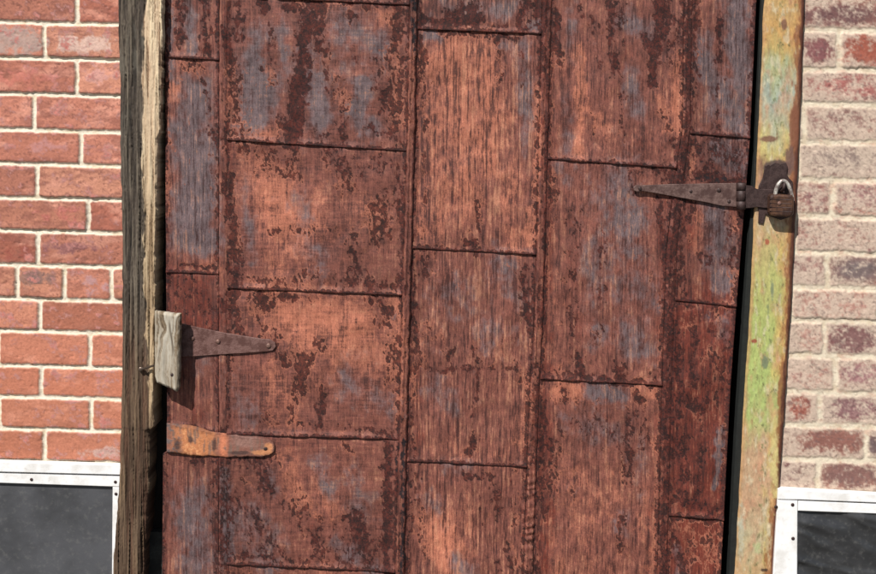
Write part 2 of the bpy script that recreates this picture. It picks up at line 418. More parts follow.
# ---------------------------------------------------------------- the door
YD = -0.004                       # face of the tin
base = at(445, 800, YD); base[2] = 0.03
door = empty('tin_clad_door', tuple(base), 'large rust streaked door clad in overlapping tin sheets between two posts', 'door')
def curve(pts):
    p = np.array(pts, float); return lambda y: np.interp(y, p[:, 0], p[:, 1]) if True else None
def ext(pts):
    (y0, x0), (y1, x1) = pts[0], pts[-1]; s = (x1 - x0) / (y1 - y0)
    return curve([(-260, x0 + s * (-260 - y0))] + list(pts) + [(835, x1 + s * (835 - y1))])
eL = curve([(-260, 165), (0, 165.5), (200, 166), (420, 167.5), (451, 167.5), (453, 163.5), (574, 162.5), (835, 162)])
aR = curve([(-260, 220), (300, 219), (574, 219), (835, 219)]); bL = curve([(-260, 228), (574, 227), (835, 227)])
bR = ext([(0, 409.5), (140, 407), (300, 402), (400, 400), (574, 395)]); cL = ext([(0, 418), (140, 415.5), (300, 411), (400, 408.5), (574, 404.5)])
cR = ext([(0, 542), (190, 537.5), (330, 533.5), (390, 529.5), (574, 523)]); dL = ext([(0, 552), (190, 547), (330, 543), (390, 539.5), (574, 533)])
dR = ext([(0, 684), (130, 682), (180, 674), (250, 666), (380, 662), (574, 657)]); e_L = ext([(0, 692.5), (130, 690.5), (180, 684), (250, 677), (380, 672), (574, 667)])
eR = ext([(0, 756), (140, 749.5), (190, 745.5), (300, 736.5), (390, 730), (574, 720.5)])
cols = [(eL, aR, [(-200, -200), (56, 59), (271, 273), (424, 432), (690, 692)], 0.0),
        (bL, bR, [(-160, -152), (-5, 4), (139, 150), (287, 294), (433, 438), (563, 571), (720, 728)], 1.0),
        (cL, cR, [(-200, -194), (28, 33), (247, 253.5), (460, 465.5), (690, 696)], 0.0),
        (dL, dR, [(-60, -52), (158, 167), (377.5, 384), (610, 617)], 0.0),
        (e_L, eR, [(-60, -56), (132.5, 137), (299.5, 305.5), (514, 518.5), (720, 724)], 0.0)]
# ---- stains: (x1, y1, x2, y2, radius, strength)
DK = [(181, 0, 182, 44, 6, .75), (204, 0, 206, 52, 6, .8), (168, 0, 169, 50, 2, .4), (185, 62, 205, 72, 7, .52), (203, 80, 213, 145, 3, .55), (212, 145, 210, 200, 2, .4),
      (180, 268, 218, 270, 3, .8), (172, 280, 215, 320, 20, .50), (190, 280, 200, 300, 8, .6), (226, 30, 230, 62, 5, .95), (236, 20, 236, 40, 5, .75), (239, 28, 243, 40, 4, .7),
      (233, 60, 240, 150, 9, .62), (224, 75, 226, 150, 5, .62), (230, 172, 232, 185, 6, .9), (229, 185, 236, 290, 6, .86), (240, 235, 243, 285, 4, .6), (233, 300, 240, 330, 8, .72),
      (228, 330, 232, 380, 3, .5), (222, 430, 222, 574, 5, .62), (213, 470, 216, 560, 5, .5), (195, 458, 275, 460, 8, .55), (262, 462, 270, 488, 8, .72), (240, 468, 246, 500, 6, .5),
      (306, 12, 304, 60, 8, .96), (316, 8, 320, 44, 6, .8), (303, 60, 297, 104, 9, 1.0), (297, 100, 291, 145, 9, 1.0), (268, 141, 298, 138, 5, .85), (285, 120, 290, 140, 7, .8),
      (232, 2, 242, 18, 6, .72), (260, 3, 264, 8, 5, .9), (286, 8, 294, 6, 6, .85), (308, 3, 322, 8, 6, .9), (340, 3, 352, 4, 5, .85), (364, 5, 400, 7, 4, .8), (352, 14, 356, 20, 5, .8),
      (273, 24, 272, 82, 5, .55), (262, 70, 275, 82, 5, .52), (326, 50, 328, 92, 4, .6), (312, 30, 322, 50, 5, .7), (338, 84, 346, 140, 9, .55), (350, 62, 356, 60, 4, .65),
      (378, 60, 382, 110, 7, .6), (398, 2, 396, 50, 7, .72), (392, 50, 394, 140, 9, .68), (385, 90, 384, 105, 6, .8), (402, 60, 400, 110, 4, .8), (370, 128, 395, 135, 5, .7), (300, 133, 335, 134, 4, .6),
      (335, 100, 340, 105, 7, .5), (256, 152, 292, 165, 10, .62), (262, 168, 300, 174, 7, .66), (330, 152, 350, 185, 11, .62), (344, 160, 346, 192, 5, .6), (375, 158, 395, 165, 8, .6), (360, 170, 378, 170, 6, .6),
      (396, 165, 400, 225, 5, .68), (290, 228, 312, 230, 8, .58), (270, 232, 292, 233, 4, .62), (382, 195, 386, 235, 9, .62), (374, 205, 378, 240, 7, .6), (352, 235, 360, 280, 10, .56),
      (330, 228, 336, 230, 4, .6), (300, 277, 345, 284, 7, .58), (345, 282, 402, 288, 8, .62), (250, 278, 300, 284, 6, .58), (250, 295, 258, 302, 5, .7), (262, 298, 264, 306, 9, .95),
      (278, 296, 296, 298, 5, .85), (224, 300, 236, 318, 8, .75), (258, 318, 270, 334, 7, .66), (256, 336, 268, 350, 7, .66), (270, 342, 286, 362, 9, .66), (303, 360, 302, 392, 6, .95), (292, 352, 300, 358, 6, .7),
      (318, 340, 322, 350, 6, .8), (304, 370, 312, 360, 7, .7), (296, 378, 293, 414, 4, .7), (322, 386, 319, 424, 4, .85), (372, 297, 380, 301, 5, .75), (384, 308, 391, 312, 6, .95), (376, 320, 392, 326, 5, .66),
      (396, 335, 400, 420, 5, .62), (388, 345, 392, 390, 7, .64), (282, 332, 284, 336, 6, .5), (265, 420, 330, 428, 6, .55), (340, 425, 395, 434, 6, .55), (330, 432, 350, 450, 6, .5), (355, 520, 366, 556, 12, .72),
      (388, 445, 388, 574, 6, .82), (376, 430, 392, 440, 5, .6), (290, 500, 345, 560, 16, .50), (240, 500, 280, 556, 16, .48), (222, 556, 345, 562, 5, .62), (316, 536, 322, 556, 6, .7), (340, 540, 380, 572, 10, .56),
      # third column
      (418, 2, 421, 26, 5, .9), (424, 20, 432, 25, 5, .85), (440, 26, 478, 20, 7, .98), (448, 14, 474, 10, 6, .85), (495, 26, 540, 30, 3, .7), (528, 2, 520, 22, 6, .85), (538, 2, 536, 18, 5, .8), (450, 35, 472, 35, 4, .85), (488, 36, 514, 37, 5, .85),
      (418, 38, 423, 65, 5, .9), (420, 70, 424, 92, 5, .66), (422, 96, 424, 128, 4, .6), (500, 52, 502, 82, 5, .55), (522, 50, 524, 90, 4, .5), (478, 198, 480, 230, 4, .72), (424, 150, 424, 240, 3, .5),
      (420, 246, 440, 247, 3, .7), (466, 244, 478, 248, 5, .8), (424, 258, 427, 276, 6, .82), (524, 270, 526, 318, 8, .66), (528, 290, 530, 330, 6, .7), (414, 265, 416, 370, 5, .68), (416, 300, 420, 360, 5, .5),
      (450, 352, 452, 368, 6, .62), (425, 368, 508, 369, 4, .58), (476, 345, 477, 400, 4, .62), (475, 400, 472, 430, 3, .62), (473, 440, 469, 452, 5, .92), (430, 330, 440, 340, 6, .45), (515, 365, 520, 380, 6, .5),
      (412, 370, 414, 455, 4, .62), (418, 472, 424, 560, 5, .55), (466, 474, 496, 480, 5, .66), (496, 478, 498, 520, 7, .6), (478, 495, 482, 525, 5, .5), (410, 480, 408, 574, 4, .6), (508, 548, 512, 565, 6, .72), (497, 562, 500, 574, 5, .6), (512, 470, 514, 540, 5, .45),
      # fourth
      (544, 0, 543, 34, 6, .9), (543, 34, 545, 66, 4, .8), (556, 12, 558, 66, 4, .85), (548, 70, 546, 130, 6, .6), (549, 165, 549, 200, 5, .8), (546, 130, 548, 160, 5, .75), (580, 5, 580, 16, 4, .7), (592, 20, 594, 26, 5, .66), (609, 2, 611, 44, 6, .72),
      (620, 4, 622, 20, 6, .66), (622, 20, 622, 50, 5, .5), (612, 52, 614, 66, 8, .66), (600, 60, 600, 66, 5, .5), (662, 0, 664, 20, 9, .98), (662, 20, 657, 46, 8, .96), (642, 36, 656, 50, 7, .78), (654, 50, 653, 84, 6, .82), (670, 46, 668, 66, 5, .62), (676, 20, 682, 60, 6, .6),
      (620, 80, 624, 140, 4, .5), (664, 112, 672, 140, 7, .6), (672, 138, 680, 148, 6, .75), (684, 0, 686, 30, 4, .75), (592, 100, 594, 130, 5, .42), (640, 174, 632, 172, 5, .62), (655, 168, 676, 180, 6, .7), (575, 215, 573, 340, 8, .48), (603, 240, 600, 340, 7, .48), (556, 190, 556, 230, 3, .5),
      (546, 200, 544, 330, 3, .75), (648, 250, 645, 300, 6, .42), (632, 178, 634, 192, 4, .6), (660, 200, 664, 250, 5, .7), (578, 362, 580, 376, 7, .85), (619, 366, 622, 378, 7, .75), (545, 374, 600, 381, 5, .8), (600, 380, 662, 385, 4, .85), (650, 372, 655, 380, 5, .6),
      (562, 386, 565, 396, 5, .8), (638, 396, 641, 402, 5, .8), (660, 386, 664, 400, 4, .7), (565, 408, 620, 440, 22, .42), (632, 412, 628, 480, 7, .62), (622, 518, 622, 552, 5, .68), (643, 400, 645, 450, 5, .5), (545, 405, 541, 440, 5, .78), (550, 440, 549, 510, 6, .66), (537, 385, 538, 430, 5, .82), (540, 430, 543, 520, 4, .75), (560, 420, 556, 500, 4, .5), (572, 480, 574, 500, 6, .4), (536, 520, 538, 574, 4, .6),
      # fifth
      (696, 0, 697, 30, 4, .8), (720, 18, 719, 60, 4, .68), (716, 60, 718, 130, 3, .5), (697, 40, 695, 130, 3, .5), (692, 140, 708, 165, 8, .62), (712, 142, 745, 165, 14, .52), (696, 176, 740, 181, 7, .75), (680, 185, 690, 215, 7, .8), (682, 215, 682, 300, 5, .6),
      (728, 215, 733, 265, 7, .55), (700, 255, 712, 262, 5, .6), (740, 215, 737, 235, 4, .6), (680, 305, 735, 307, 3, .6), (700, 322, 730, 318, 6, .45), (712, 330, 724, 345, 7, .5), (695, 330, 692, 385, 6, .68), (678, 320, 678, 420, 6, .66), (711, 350, 706, 400, 5, .6), (722, 360, 718, 400, 7, .58), (692, 402, 697, 408, 7, .85), (680, 430, 684, 500, 9, .62), (676, 500, 728, 512, 7, .62), (702, 420, 698, 500, 5, .58), (670, 525, 684, 574, 9, .68), (690, 530, 695, 560, 6, .6), (676, 516, 724, 519, 4, .9), (706, 535, 712, 560, 7, .56)]
GR = [(190, 500, 200, 574, 22, .7), (250, 520, 270, 560, 22, .6), (350, 470, 370, 520, 18, .5), (700, 60, 740, 120, 18, .8), (600, 180, 640, 340, 26, .5), (450, 290, 500, 340, 24, .4), (290, 60, 380, 60, 30, .5), (190, 0, 192, 50, 6, .9), (170, 0, 170, 50, 4, .7), (196, 90, 196, 130, 20, .9), (192, 130, 196, 240, 22, 1.), (172, 60, 174, 80, 5, .8), (255, 40, 250, 90, 16, .8), (262, 85, 250, 118, 20, .9), (318, 80, 318, 122, 15, .9), (362, 80, 364, 92, 9, 1.), (355, 110, 370, 125, 14, .8), (340, 20, 380, 50, 20, .7), (280, 30, 285, 60, 8, .7),
      (300, 200, 310, 270, 12, .4), (320, 255, 322, 275, 10, .5), (245, 190, 250, 260, 8, .5), (386, 310, 391, 314, 5, .9), (345, 380, 390, 410, 16, .5), (318, 460, 330, 490, 12, .6), (200, 350, 260, 420, 18, .35), (225, 470, 228, 560, 6, .8), (175, 470, 180, 540, 8, .4), (270, 475, 275, 490, 7, .6), (340, 545, 370, 574, 12, .7), (420, 20, 430, 10, 8, .6), (440, 4, 510, 12, 12, .6), (534, 24, 534, 28, 6, 1.),
      (424, 35, 440, 38, 6, .8), (524, 45, 526, 150, 9, .7), (505, 40, 520, 60, 8, .5), (426, 268, 426, 272, 4, .6), (450, 300, 480, 340, 30, .35), (440, 385, 452, 410, 16, .6), (500, 260, 520, 300, 14, .5), (440, 466, 470, 470, 8, .5), (425, 500, 440, 520, 14, .4), (455, 560, 470, 574, 10, .6), (570, 10, 572, 60, 8, .5), (625, 20, 650, 35, 12, .7), (565, 100, 568, 150, 7, .5), (630, 80, 640, 110, 12, .5), (560, 170, 570, 176, 10, .7),
      (620, 180, 640, 300, 22, .6), (590, 250, 600, 340, 14, .5), (630, 330, 640, 350, 12, .6), (594, 390, 620, 393, 9, .9), (580, 420, 620, 440, 20, .5), (572, 488, 574, 490, 8, .5), (625, 510, 622, 530, 7, .5), (640, 440, 640, 500, 6, .4), (735, 4, 742, 90, 12, 1.), (708, 40, 712, 120, 12, .6), (735, 90, 742, 120, 7, .6), (715, 145, 740, 170, 14, .8), (714, 205, 722, 280, 16, .8), (700, 310, 730, 330, 12, .4), (720, 432, 716, 485, 4, 1.), (677, 552, 680, 574, 7, .6)]
SA = [(172, 82, 178, 98, 6, .9), (184, 64, 200, 70, 7, .6), (170, 115, 171, 210, 4, .8), (180, 255, 215, 265, 7, .5), (228, 70, 238, 140, 8, .6), (240, 125, 275, 134, 9, .9), (268, 76, 272, 84, 5, .8), (382, 14, 390, 22, 8, 1.), (392, 50, 400, 120, 8, .7), (345, 96, 350, 104, 8, .8), (300, 0, 400, 12, 8, .5), (330, 60, 335, 75, 8, .4), (260, 186, 305, 235, 28, .8), (250, 175, 262, 200, 14, .7), (330, 200, 370, 220, 20, .45), (230, 180, 240, 250, 8, .4), (270, 258, 280, 270, 10, .6),
      (280, 305, 350, 330, 26, .95), (300, 330, 380, 360, 26, .8), (250, 310, 256, 320, 6, .7), (270, 370, 285, 395, 16, .6), (320, 380, 380, 395, 14, .5), (396, 300, 398, 420, 7, .7), (270, 400, 290, 430, 12, .5), (232, 340, 240, 380, 10, .3), (285, 455, 300, 500, 10, .7), (325, 485, 330, 510, 12, .7), (335, 445, 350, 470, 12, .5), (240, 480, 250, 490, 7, .5), (300, 568, 345, 576, 10, .4), (230, 570, 300, 580, 10, .5),
      (430, 60, 440, 230, 14, .7), (455, 45, 470, 200, 16, .85), (485, 45, 492, 170, 12, .9), (505, 100, 515, 240, 14, .55), (536, 90, 534, 240, 4, .9), (470, 130, 490, 150, 12, 1.), (528, 215, 530, 245, 5, 1.), (420, 180, 425, 240, 6, .6), (500, 350, 490, 340, 12, .6), (440, 280, 430, 350, 12, .35), (526, 380, 520, 440, 8, .5), (435, 525, 450, 560, 15, 1.), (470, 490, 474, 560, 6, .5), (412, 375, 416, 395, 5, .8), (425, 440, 500, 455, 12, .35), (520, 520, 518, 560, 8, .4),
      (579, 45, 580, 155, 5, 1.), (562, 60, 558, 150, 8, .4), (678, 55, 677, 132, 6, 1.), (660, 90, 668, 130, 8, .6), (600, 120, 615, 150, 10, .4), (552, 170, 552, 370, 5, .5), (548, 340, 560, 370, 9, .7), (655, 270, 660, 360, 5, .4), (560, 388, 585, 392, 9, 1.), (640, 388, 652, 394, 8, .8), (575, 480, 600, 574, 30, .5), (550, 520, 560, 574, 12, .5), (640, 490, 650, 560, 10, .5), (655, 400, 660, 500, 5, .5), (600, 455, 620, 500, 10, .4), (700, 0, 702, 60, 4, .6), (694, 150, 694, 170, 4, .7), (700, 215, 694, 245, 6, .9), (736, 215, 734, 230, 3, .6), (735, 270, 733, 298, 4, 1.), (690, 320, 720, 312, 8, .5),
      (705, 345, 700, 360, 7, .5), (720, 375, 715, 420, 5, .5), (690, 410, 700, 425, 8, .5), (688, 524, 712, 532, 9, 1.), (718, 520, 716, 574, 5, 1.), (700, 545, 704, 570, 8, .7), (726, 420, 724, 500, 3, .6)]
RD = [(705, 320, 700, 574, 40, 1.0), (690, 200, 690, 300, 10, .5), (665, 200, 660, 574, 8, .6), (625, 60, 640, 150, 16, .35), (190, 285, 200, 320, 26, .9), (180, 335, 195, 420, 20, .5), (228, 0, 232, 300, 7, .5), (600, 0, 620, 60, 20, .3), (546, 0, 546, 574, 9, .6), (540, 400, 548, 520, 10, .7), (690, 160, 735, 180, 20, .5), (700, 280, 700, 300, 14, .5), (700, 330, 700, 510, 34, .9), (690, 530, 690, 574, 30, .8), (665, 380, 665, 574, 10, .4), (415, 260, 416, 450, 7, .5), (570, 210, 575, 350, 12, .4), (230, 430, 300, 450, 14, .3), (310, 525, 318, 560, 10, .4)]
BK = [(413, 0, 414, 50, 3, .55), (168, 425, 168, 450, 1, .0), (696, 178, 730, 180, 3, .5), (404, 440, 402, 574, 3, .6), (398, 440, 398, 470, 3, .5)]
def field(U, V, L, seed, warp=1.0):
    wx = (fbm(U / 9, V / 12, seed, 4, .6) - .5) * 11 * warp; wy = (fbm(U / 9, V / 14, seed + 7, 4, .6) - .5) * 16 * warp
    X = U + wx; Y = V + wy; out = np.zeros_like(U)
    lo, hi, a, b = U.min(), U.max(), V.min(), V.max()
    for (x1, y1, x2, y2, r, s) in L:
        if max(x1, x2) + 3 * r < lo or min(x1, x2) - 3 * r > hi or max(y1, y2) + 3 * r < a or min(y1, y2) - 3 * r > b: continue
        dx, dy = x2 - x1, y2 - y1; q = dx * dx + dy * dy + 1e-6
        t = np.clip(((X - x1) * dx + (Y - y1) * dy) / q, 0, 1)
        d = np.hypot(X - x1 - t * dx, Y - y1 - t * dy)
        out = np.maximum(out, s * np.exp(-(d / (r * 1.15)) ** 2 * 0.8))
    return out
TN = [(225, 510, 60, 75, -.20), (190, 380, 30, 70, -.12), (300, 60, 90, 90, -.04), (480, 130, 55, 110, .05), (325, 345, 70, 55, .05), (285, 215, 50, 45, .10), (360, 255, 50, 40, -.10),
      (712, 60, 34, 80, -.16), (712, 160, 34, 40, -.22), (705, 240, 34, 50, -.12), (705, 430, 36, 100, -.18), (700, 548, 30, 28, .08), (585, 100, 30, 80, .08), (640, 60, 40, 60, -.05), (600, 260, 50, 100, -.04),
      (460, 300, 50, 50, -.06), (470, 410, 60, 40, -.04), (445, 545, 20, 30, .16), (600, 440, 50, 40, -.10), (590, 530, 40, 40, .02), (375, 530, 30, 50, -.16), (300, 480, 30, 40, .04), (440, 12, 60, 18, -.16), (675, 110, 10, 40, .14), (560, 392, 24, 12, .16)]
def masks(U, V, hz, edge=None, drip=None):
    fl = fbm(U / 2.4, V / 4.2, 201, 4, .7); fl2 = fbm(U / 14, V / 30, 211, 4); fl3 = fbm(U / 6, V / 8, 215, 5, .6)
    D = field(U, V, DK, 300)
    if edge is not None: D = np.maximum(D, edge)
    if drip is not None: D = np.maximum(D, drip)
    outside = ss(0, 40, np.maximum(-V, V - 574))
    D = D + outside * ss(.55, .75, fbm(U / 12, V / 30, 251)) * .5
    ed = ss(.56, .74, fbm(U / 5, V / 10, 255, 6, .75)) * .28
    D = D + ed + (fl - .5) * 1.25 + (fl3 - .5) * .45 + (fl2 - .5) * 0.2 - 0.11
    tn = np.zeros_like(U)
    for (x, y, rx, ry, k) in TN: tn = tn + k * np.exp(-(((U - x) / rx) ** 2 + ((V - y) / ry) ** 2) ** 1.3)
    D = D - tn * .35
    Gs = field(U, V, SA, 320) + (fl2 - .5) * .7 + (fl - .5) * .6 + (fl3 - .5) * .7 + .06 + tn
    B = field(U, V, GR, 340) + (fbm(U / 18, V / 22, 221) - .5) * .7 + (fl3 - .5) * .9 + .02
    R = field(U, V, RD, 360) + (fbm(U / 10, V / 16, 231) - .5) * .6 + (fl3 - .5) * .5
    gv = fbm(U / 1.25, V / 48, 241, 4, .75); gh = fbm(U / 30, V / 1.6, 245, 4, .7)
    gn = gv * (1 - hz * .45) + gh * (hz * .45)
    gn = (gn - .5) * (1.30 + .45 * ss(402, 415, U) * ss(545, 530, U)) + .49 + (fl3 - .5) * .5 + (fbm(U / 40, V / 50, 261) - .5) * .3
    K = field(U, V, BK, 380, .6) + (fl - .5) * .9
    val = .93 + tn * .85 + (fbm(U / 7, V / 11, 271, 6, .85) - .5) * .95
    for (x1, y1, x2, y2) in ((575, 498, 622, 490), (585, 512, 618, 500), (596, 522, 640, 505), (500, 535, 520, 515), (495, 528, 512, 512), (622, 548, 650, 574), (430, 478, 470, 484), (345, 470, 352, 500), (690, 325, 728, 318), (300, 250, 360, 262)):
        tt = np.clip(((U - x1) * (x2 - x1) + (V - y1) * (y2 - y1)) / ((x2 - x1) ** 2 + (y2 - y1) ** 2), 0, 1)
        val = val + .28 * np.exp(-(np.hypot(U - x1 - tt * (x2 - x1), V - y1 - tt * (y2 - y1)) / .8) ** 2)
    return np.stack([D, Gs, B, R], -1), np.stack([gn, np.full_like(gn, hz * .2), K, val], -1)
def sheet(L, R, tl, tr, bl, br, hz):
    fine = (bl > -10 and tl < 584)
    n = max(6, int(abs(bl - tl) / (1.0 if fine else 5))); um = (L((tl + bl) / 2), R((tl + bl) / 2)); m = max(6, int((um[1] - um[0]) / (1.0 if fine else 5)))
    s = np.linspace(0, 1, m)[None, :]; t = np.linspace(0, 1, n)[:, None]
    wob = (fbm(s * (um[1] - um[0]) / 14, np.zeros_like(s) + tl, 400) - .5) * .9
    wob2 = (fbm(s * (um[1] - um[0]) / 14, np.zeros_like(s) + bl, 400) - .5) * .9
    top = tl + (tr - tl) * s + wob; bot = bl + (br - bl) * s + wob2
    V = top + (bot - top) * t; U = L(V) * (1 - s) + R(V) * s
    dt = (V - top); db = (bot - V); dl = (U - L(V)); dr = (R(V) - U)
    h = 0.0012 + 0 * U
    h += 0.0019 * ss(7, 1.5, db) * (.15 + 1.5 * ss(.35, .65, fbm(U / 13, U * 0 + bl, 433))) + 0.0012 * ss(3, .5, db)             # the lower lip is folded and stands off the sheet below
    h -= 0.0014 * ss(4, 0, dt)
    h += 0.0022 * ss(5, 0, dl) * (.5 + fbm(V / 20, V * 0, 410)) + 0.0022 * ss(5, 0, dr) * (.5 + fbm(V / 20, V * 0, 420))
    h += (fbm(U / 45, V / 45, 430, 3) - .5) * 0.0095 * ss(0, 14, np.minimum(dl, dr)) + (fbm(U / 12, V / 16, 440, 3) - .5) * 0.0022
    edge = np.maximum(.86 * np.exp(-(db / 4.0) ** 2), np.maximum(.72 * np.exp(-(dl / 4.5) ** 2), .74 * np.exp(-(dr / 6) ** 2)))
    edge = np.maximum(edge, .46 * np.exp(-(dt / 2.5) ** 2))
    dn = ss(.50, .80, fbm(U / 3.6, V / 60, 450, 4, .6)) 
    drip = dn * (.62 * np.exp(-dt / (10 + 30 * fbm(U / 8, U * 0, 451))) + .55 * np.exp(-db / (6 + 14 * fbm(U / 9, U * 0, 452)))) + .5 * ss(.45, .7, fbm(U / 4, V / 9, 453)) * (np.exp(-dl / 7) + np.exp(-dr / 7))
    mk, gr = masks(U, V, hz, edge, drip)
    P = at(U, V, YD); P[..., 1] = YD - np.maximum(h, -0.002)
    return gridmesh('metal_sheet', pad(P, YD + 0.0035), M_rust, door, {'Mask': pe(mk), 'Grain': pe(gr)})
for (L, R, rows, hz) in cols:
    for i in range(len(rows) - 1):
        (a, b), (c, d) = rows[i], rows[i + 1]
        sheet(L, R, a, b, c + 1.3, d + 1.3, hz)
def strip(L, R, hgt, y0=-160, y1=690, dl=.3, dc=.0, dr=.6, bead=False):
    v = axis(y0, -6, 580, y1, 1.0, 5)[:, None]; s = np.linspace(0, 1, 15)[None, :]
    lo = L(v) - 1.0 + (fbm(v / 9, v * 0, 500) - .5) * 2.0; hi = R(v) + 1.0 + (fbm(v / 9, v * 0, 510) - .5) * 2.0
    U = lo * (1 - s) + hi * s; V = v + 0 * U
    q = np.abs(s * 2 - 1)
    h = hgt * (1 - q ** 3.0) * (0.75 + .5 * fbm(V / 14, V * 0, 520)) + hgt * .35 * np.exp(-((s - .3) / .13) ** 2) + (fbm(U / 4, V / 6, 530) - .5) * .0014
    if bead: h = h + .0022 * fbm(V / 11, V * 0, 541) * np.sin((V + 9 * fbm(V / 15, V * 0, 542)) * 2 * np.pi / 8.6 + (s - .5) * 1.6) * ss(465, 480, V) * ss(565, 545, V)
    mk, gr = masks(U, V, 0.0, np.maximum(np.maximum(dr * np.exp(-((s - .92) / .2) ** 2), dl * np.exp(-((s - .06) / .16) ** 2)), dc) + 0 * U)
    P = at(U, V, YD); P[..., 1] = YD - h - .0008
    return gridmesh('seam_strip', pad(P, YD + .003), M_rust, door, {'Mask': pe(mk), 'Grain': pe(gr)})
strip(aR, bL, .0035, dl=.35, dr=.6); strip(bR, cL, .0085, dl=.8, dc=.35, dr=1.0); strip(cR, dL, .0060, dl=.85, dc=.45, dr=.95, bead=True); strip(dR, e_L, .0040, dl=.75, dc=.72, dr=.8)
# timber core behind the tin
yy = np.array([-160, 0, 200, 420, 574, 690]); 
Lp = [(eL(y) + 1.2, y) for y in yy]; Rp = [(eR(y) - 1.2, y) for y in yy[::-1]]
M_core = plain('door_core_timber', lin(70, 44, 36), 0.9, 0, 300, .5, .4, sc=(1, 1, .1))
extr('core', Lp + Rp, YD + .047, .044, M_core, door)

# ---------------------------------------------------------------- hardware on the door
M_iron = plain('rusted_iron', lin(126, 92, 84), .6, .1, 300, .5, .8, lin(88, 54, 46), spec=.5)
M_irond = plain('dark_rusted_iron', lin(74, 54, 50), .6, .2, 420, .5, .7, lin(48, 28, 24), spec=.5)
M_rivet = plain('worn_rivet', lin(138, 104, 92), .5, .3, 500, .4, .4)
hp = at(220, 341, YD)
hinge = empty('strap_hinge', (0, 0, 0)); hinge.parent = door
def loc_in(parent, w): return tuple(Vector(w) - org(parent))
hinge.location = loc_in(door, hp)
def sm(pts, n=6):
    return pts
extr('strap', [(167, 320), (181, 323.5), (200, 328), (228, 333.5), (262, 339), (270, 339.5), (275, 342.5), (276, 346.5), (273, 350.5), (267, 351.5), (240, 353.5), (215, 355), (194, 356.5), (167, 357)],
     YD - .0015, .0055, M_iron, hinge, bev=.001)
for (u, v, r) in ((218.6, 341, 2.3), (269, 345.2, 2.6), (193, 338, 2.2)):
    p = at(u, v, YD); p[1] = YD - .0068; dome('rivet', p, r * .0023, .0030, M_rivet, hinge)
# the old worn hinge strap below, bright orange rust
def orange_mat():
    g = N('bright_rust'); f = g.noise(300, 5, .65); f2 = g.noise(60, 4, .6); f3 = g.noise(200, 4, .6, (1, 1, .2))
    c = g.mix(g.rng(f2, .4, .58), lin(214, 140, 84), lin(176, 104, 74))
    c = g.mix(g.math('MULTIPLY', g.rng(f, .5, .68), .8), c, lin(110, 70, 58))
    c = g.mix(g.math('MULTIPLY', g.rng(f3, .55, .68), .7), c, lin(118, 92, 86))
    g.l(c, g.b.inputs['Base Color']); g.b.inputs['Roughness'].default_value = .7
    g.l(g.bump(f, .6, .001), g.b.inputs['Normal']); return g.m
M_or = orange_mat()
M_mauve = plain('mauve_rust', lin(140, 98, 88), .7, 0, 300, .4, .5, lin(104, 66, 60))
h2_ = empty('strap_hinge', (0, 0, 0)); h2_.parent = door; h2_.location = loc_in(door, at(220, 441, YD))
h2_['label'] = 'flat worn hinge strap rusted bright orange'
s_ = np.linspace(0, 1, 110)[None, :]; t_ = np.linspace(0, 1, 40)[:, None]
U = 167.5 + (276 - 167.5) * s_ + 0 * t_
tp = curve([(168, 421), (182, 423.5), (200, 427), (223, 431.5), (245, 435), (262, 436.5), (270, 438.8), (274, 441.5), (276.2, 446)])
bt = curve([(168, 453), (180, 454.5), (200, 456.5), (223, 457.5), (245, 457), (262, 457), (269, 455), (274, 451.5), (276.2, 447)])
T = tp(U) + (fbm(U / 7, U * 0, 1001) - .5) * 1.6; Bt = bt(U) + (fbm(U / 6, U * 0, 1003) - .5) * 2.2; V = T * (1 - t_) + Bt * t_
m1 = fbm(U / 5, V / 5, 1010, 5, .7); m2 = fbm(U / 2, V / 3, 1012, 3, .7); m3 = fbm(U / 3, V / 14, 1014, 4, .6)
C = np.zeros(U.shape + (3,)) + lin(136, 90, 76)
C = mixc(C, lin(194, 124, 82), ss(166, 180, U + (m1 - .5) * 14) * ss(224, 208, U + (m1 - .5) * 24)); C = mixc(C, lin(206, 126, 92), np.exp(-((U - 224) / 4) ** 2) * 1.2)
C = mixc(C, lin(218, 152, 104), ss(.5, .7, m2) * ss(180, 186, U) * ss(205, 195, U)); C = mixc(C, lin(112, 96, 92), ss(.48, .62, m1) * ss(186, 176, U) * 1.1)
C = mixc(C, lin(120, 96, 84), ss(.55, .68, m3) * .8); C = mixc(C, lin(150, 112, 100), ss(228, 240, U) * ss(.6, .4, t_) * ss(262, 250, U) * .8)
C = mixc(C, lin(198, 134, 92), ss(.35, .8, np.exp(-((U - 262) / 13) ** 2 - ((V - 452) / 3.6) ** 2) + np.exp(-((U - 269) / 5) ** 2 - ((V - 446) / 5) ** 2) + (m2 - .5) * .6) * .95)
for (x, y, rx, ry) in ((191, 439, 3.4, 4.6), (178, 444, 5, 8), (215, 444, 3, 9), (266, 448, 3, 2.4), (240, 452, 14, 2.5)):
    C = mixc(C, lin(70, 50, 46), ss(.35, .8, np.exp(-((U - x) / rx) ** 2 - ((V - y) / ry) ** 2) + (m2 - .5) * .5) * .85)
C = mixc(C, lin(70, 40, 34), ss(.22, .0, np.minimum(t_, 1 - t_) + (m2 - .5) * .25) * .6)
ee = np.minimum(np.minimum(t_, 1 - t_) * 24, (1 - s_) * 100)
h = .0076 * ss(0, 1.6, ee) + (m1 - .5) * .002
P = at(U, V, YD); P[..., 1] = YD - h
gridmesh('strap', pad(P, YD - .0005), colored('bright_rust', .7, 420, .35, (1, 1, 1), .5, .3, 150), h2_, {'Col': pe(C)})
p = at(266, 448, YD); p[1] = YD - .0074; dome('bolt', p, .0042, .0016, M_irond, h2_)
M_iron2 = plain('grey_rusted_iron', lin(118, 92, 84), .6, .1, 260, .5, .8, lin(76, 50, 44), spec=.5)
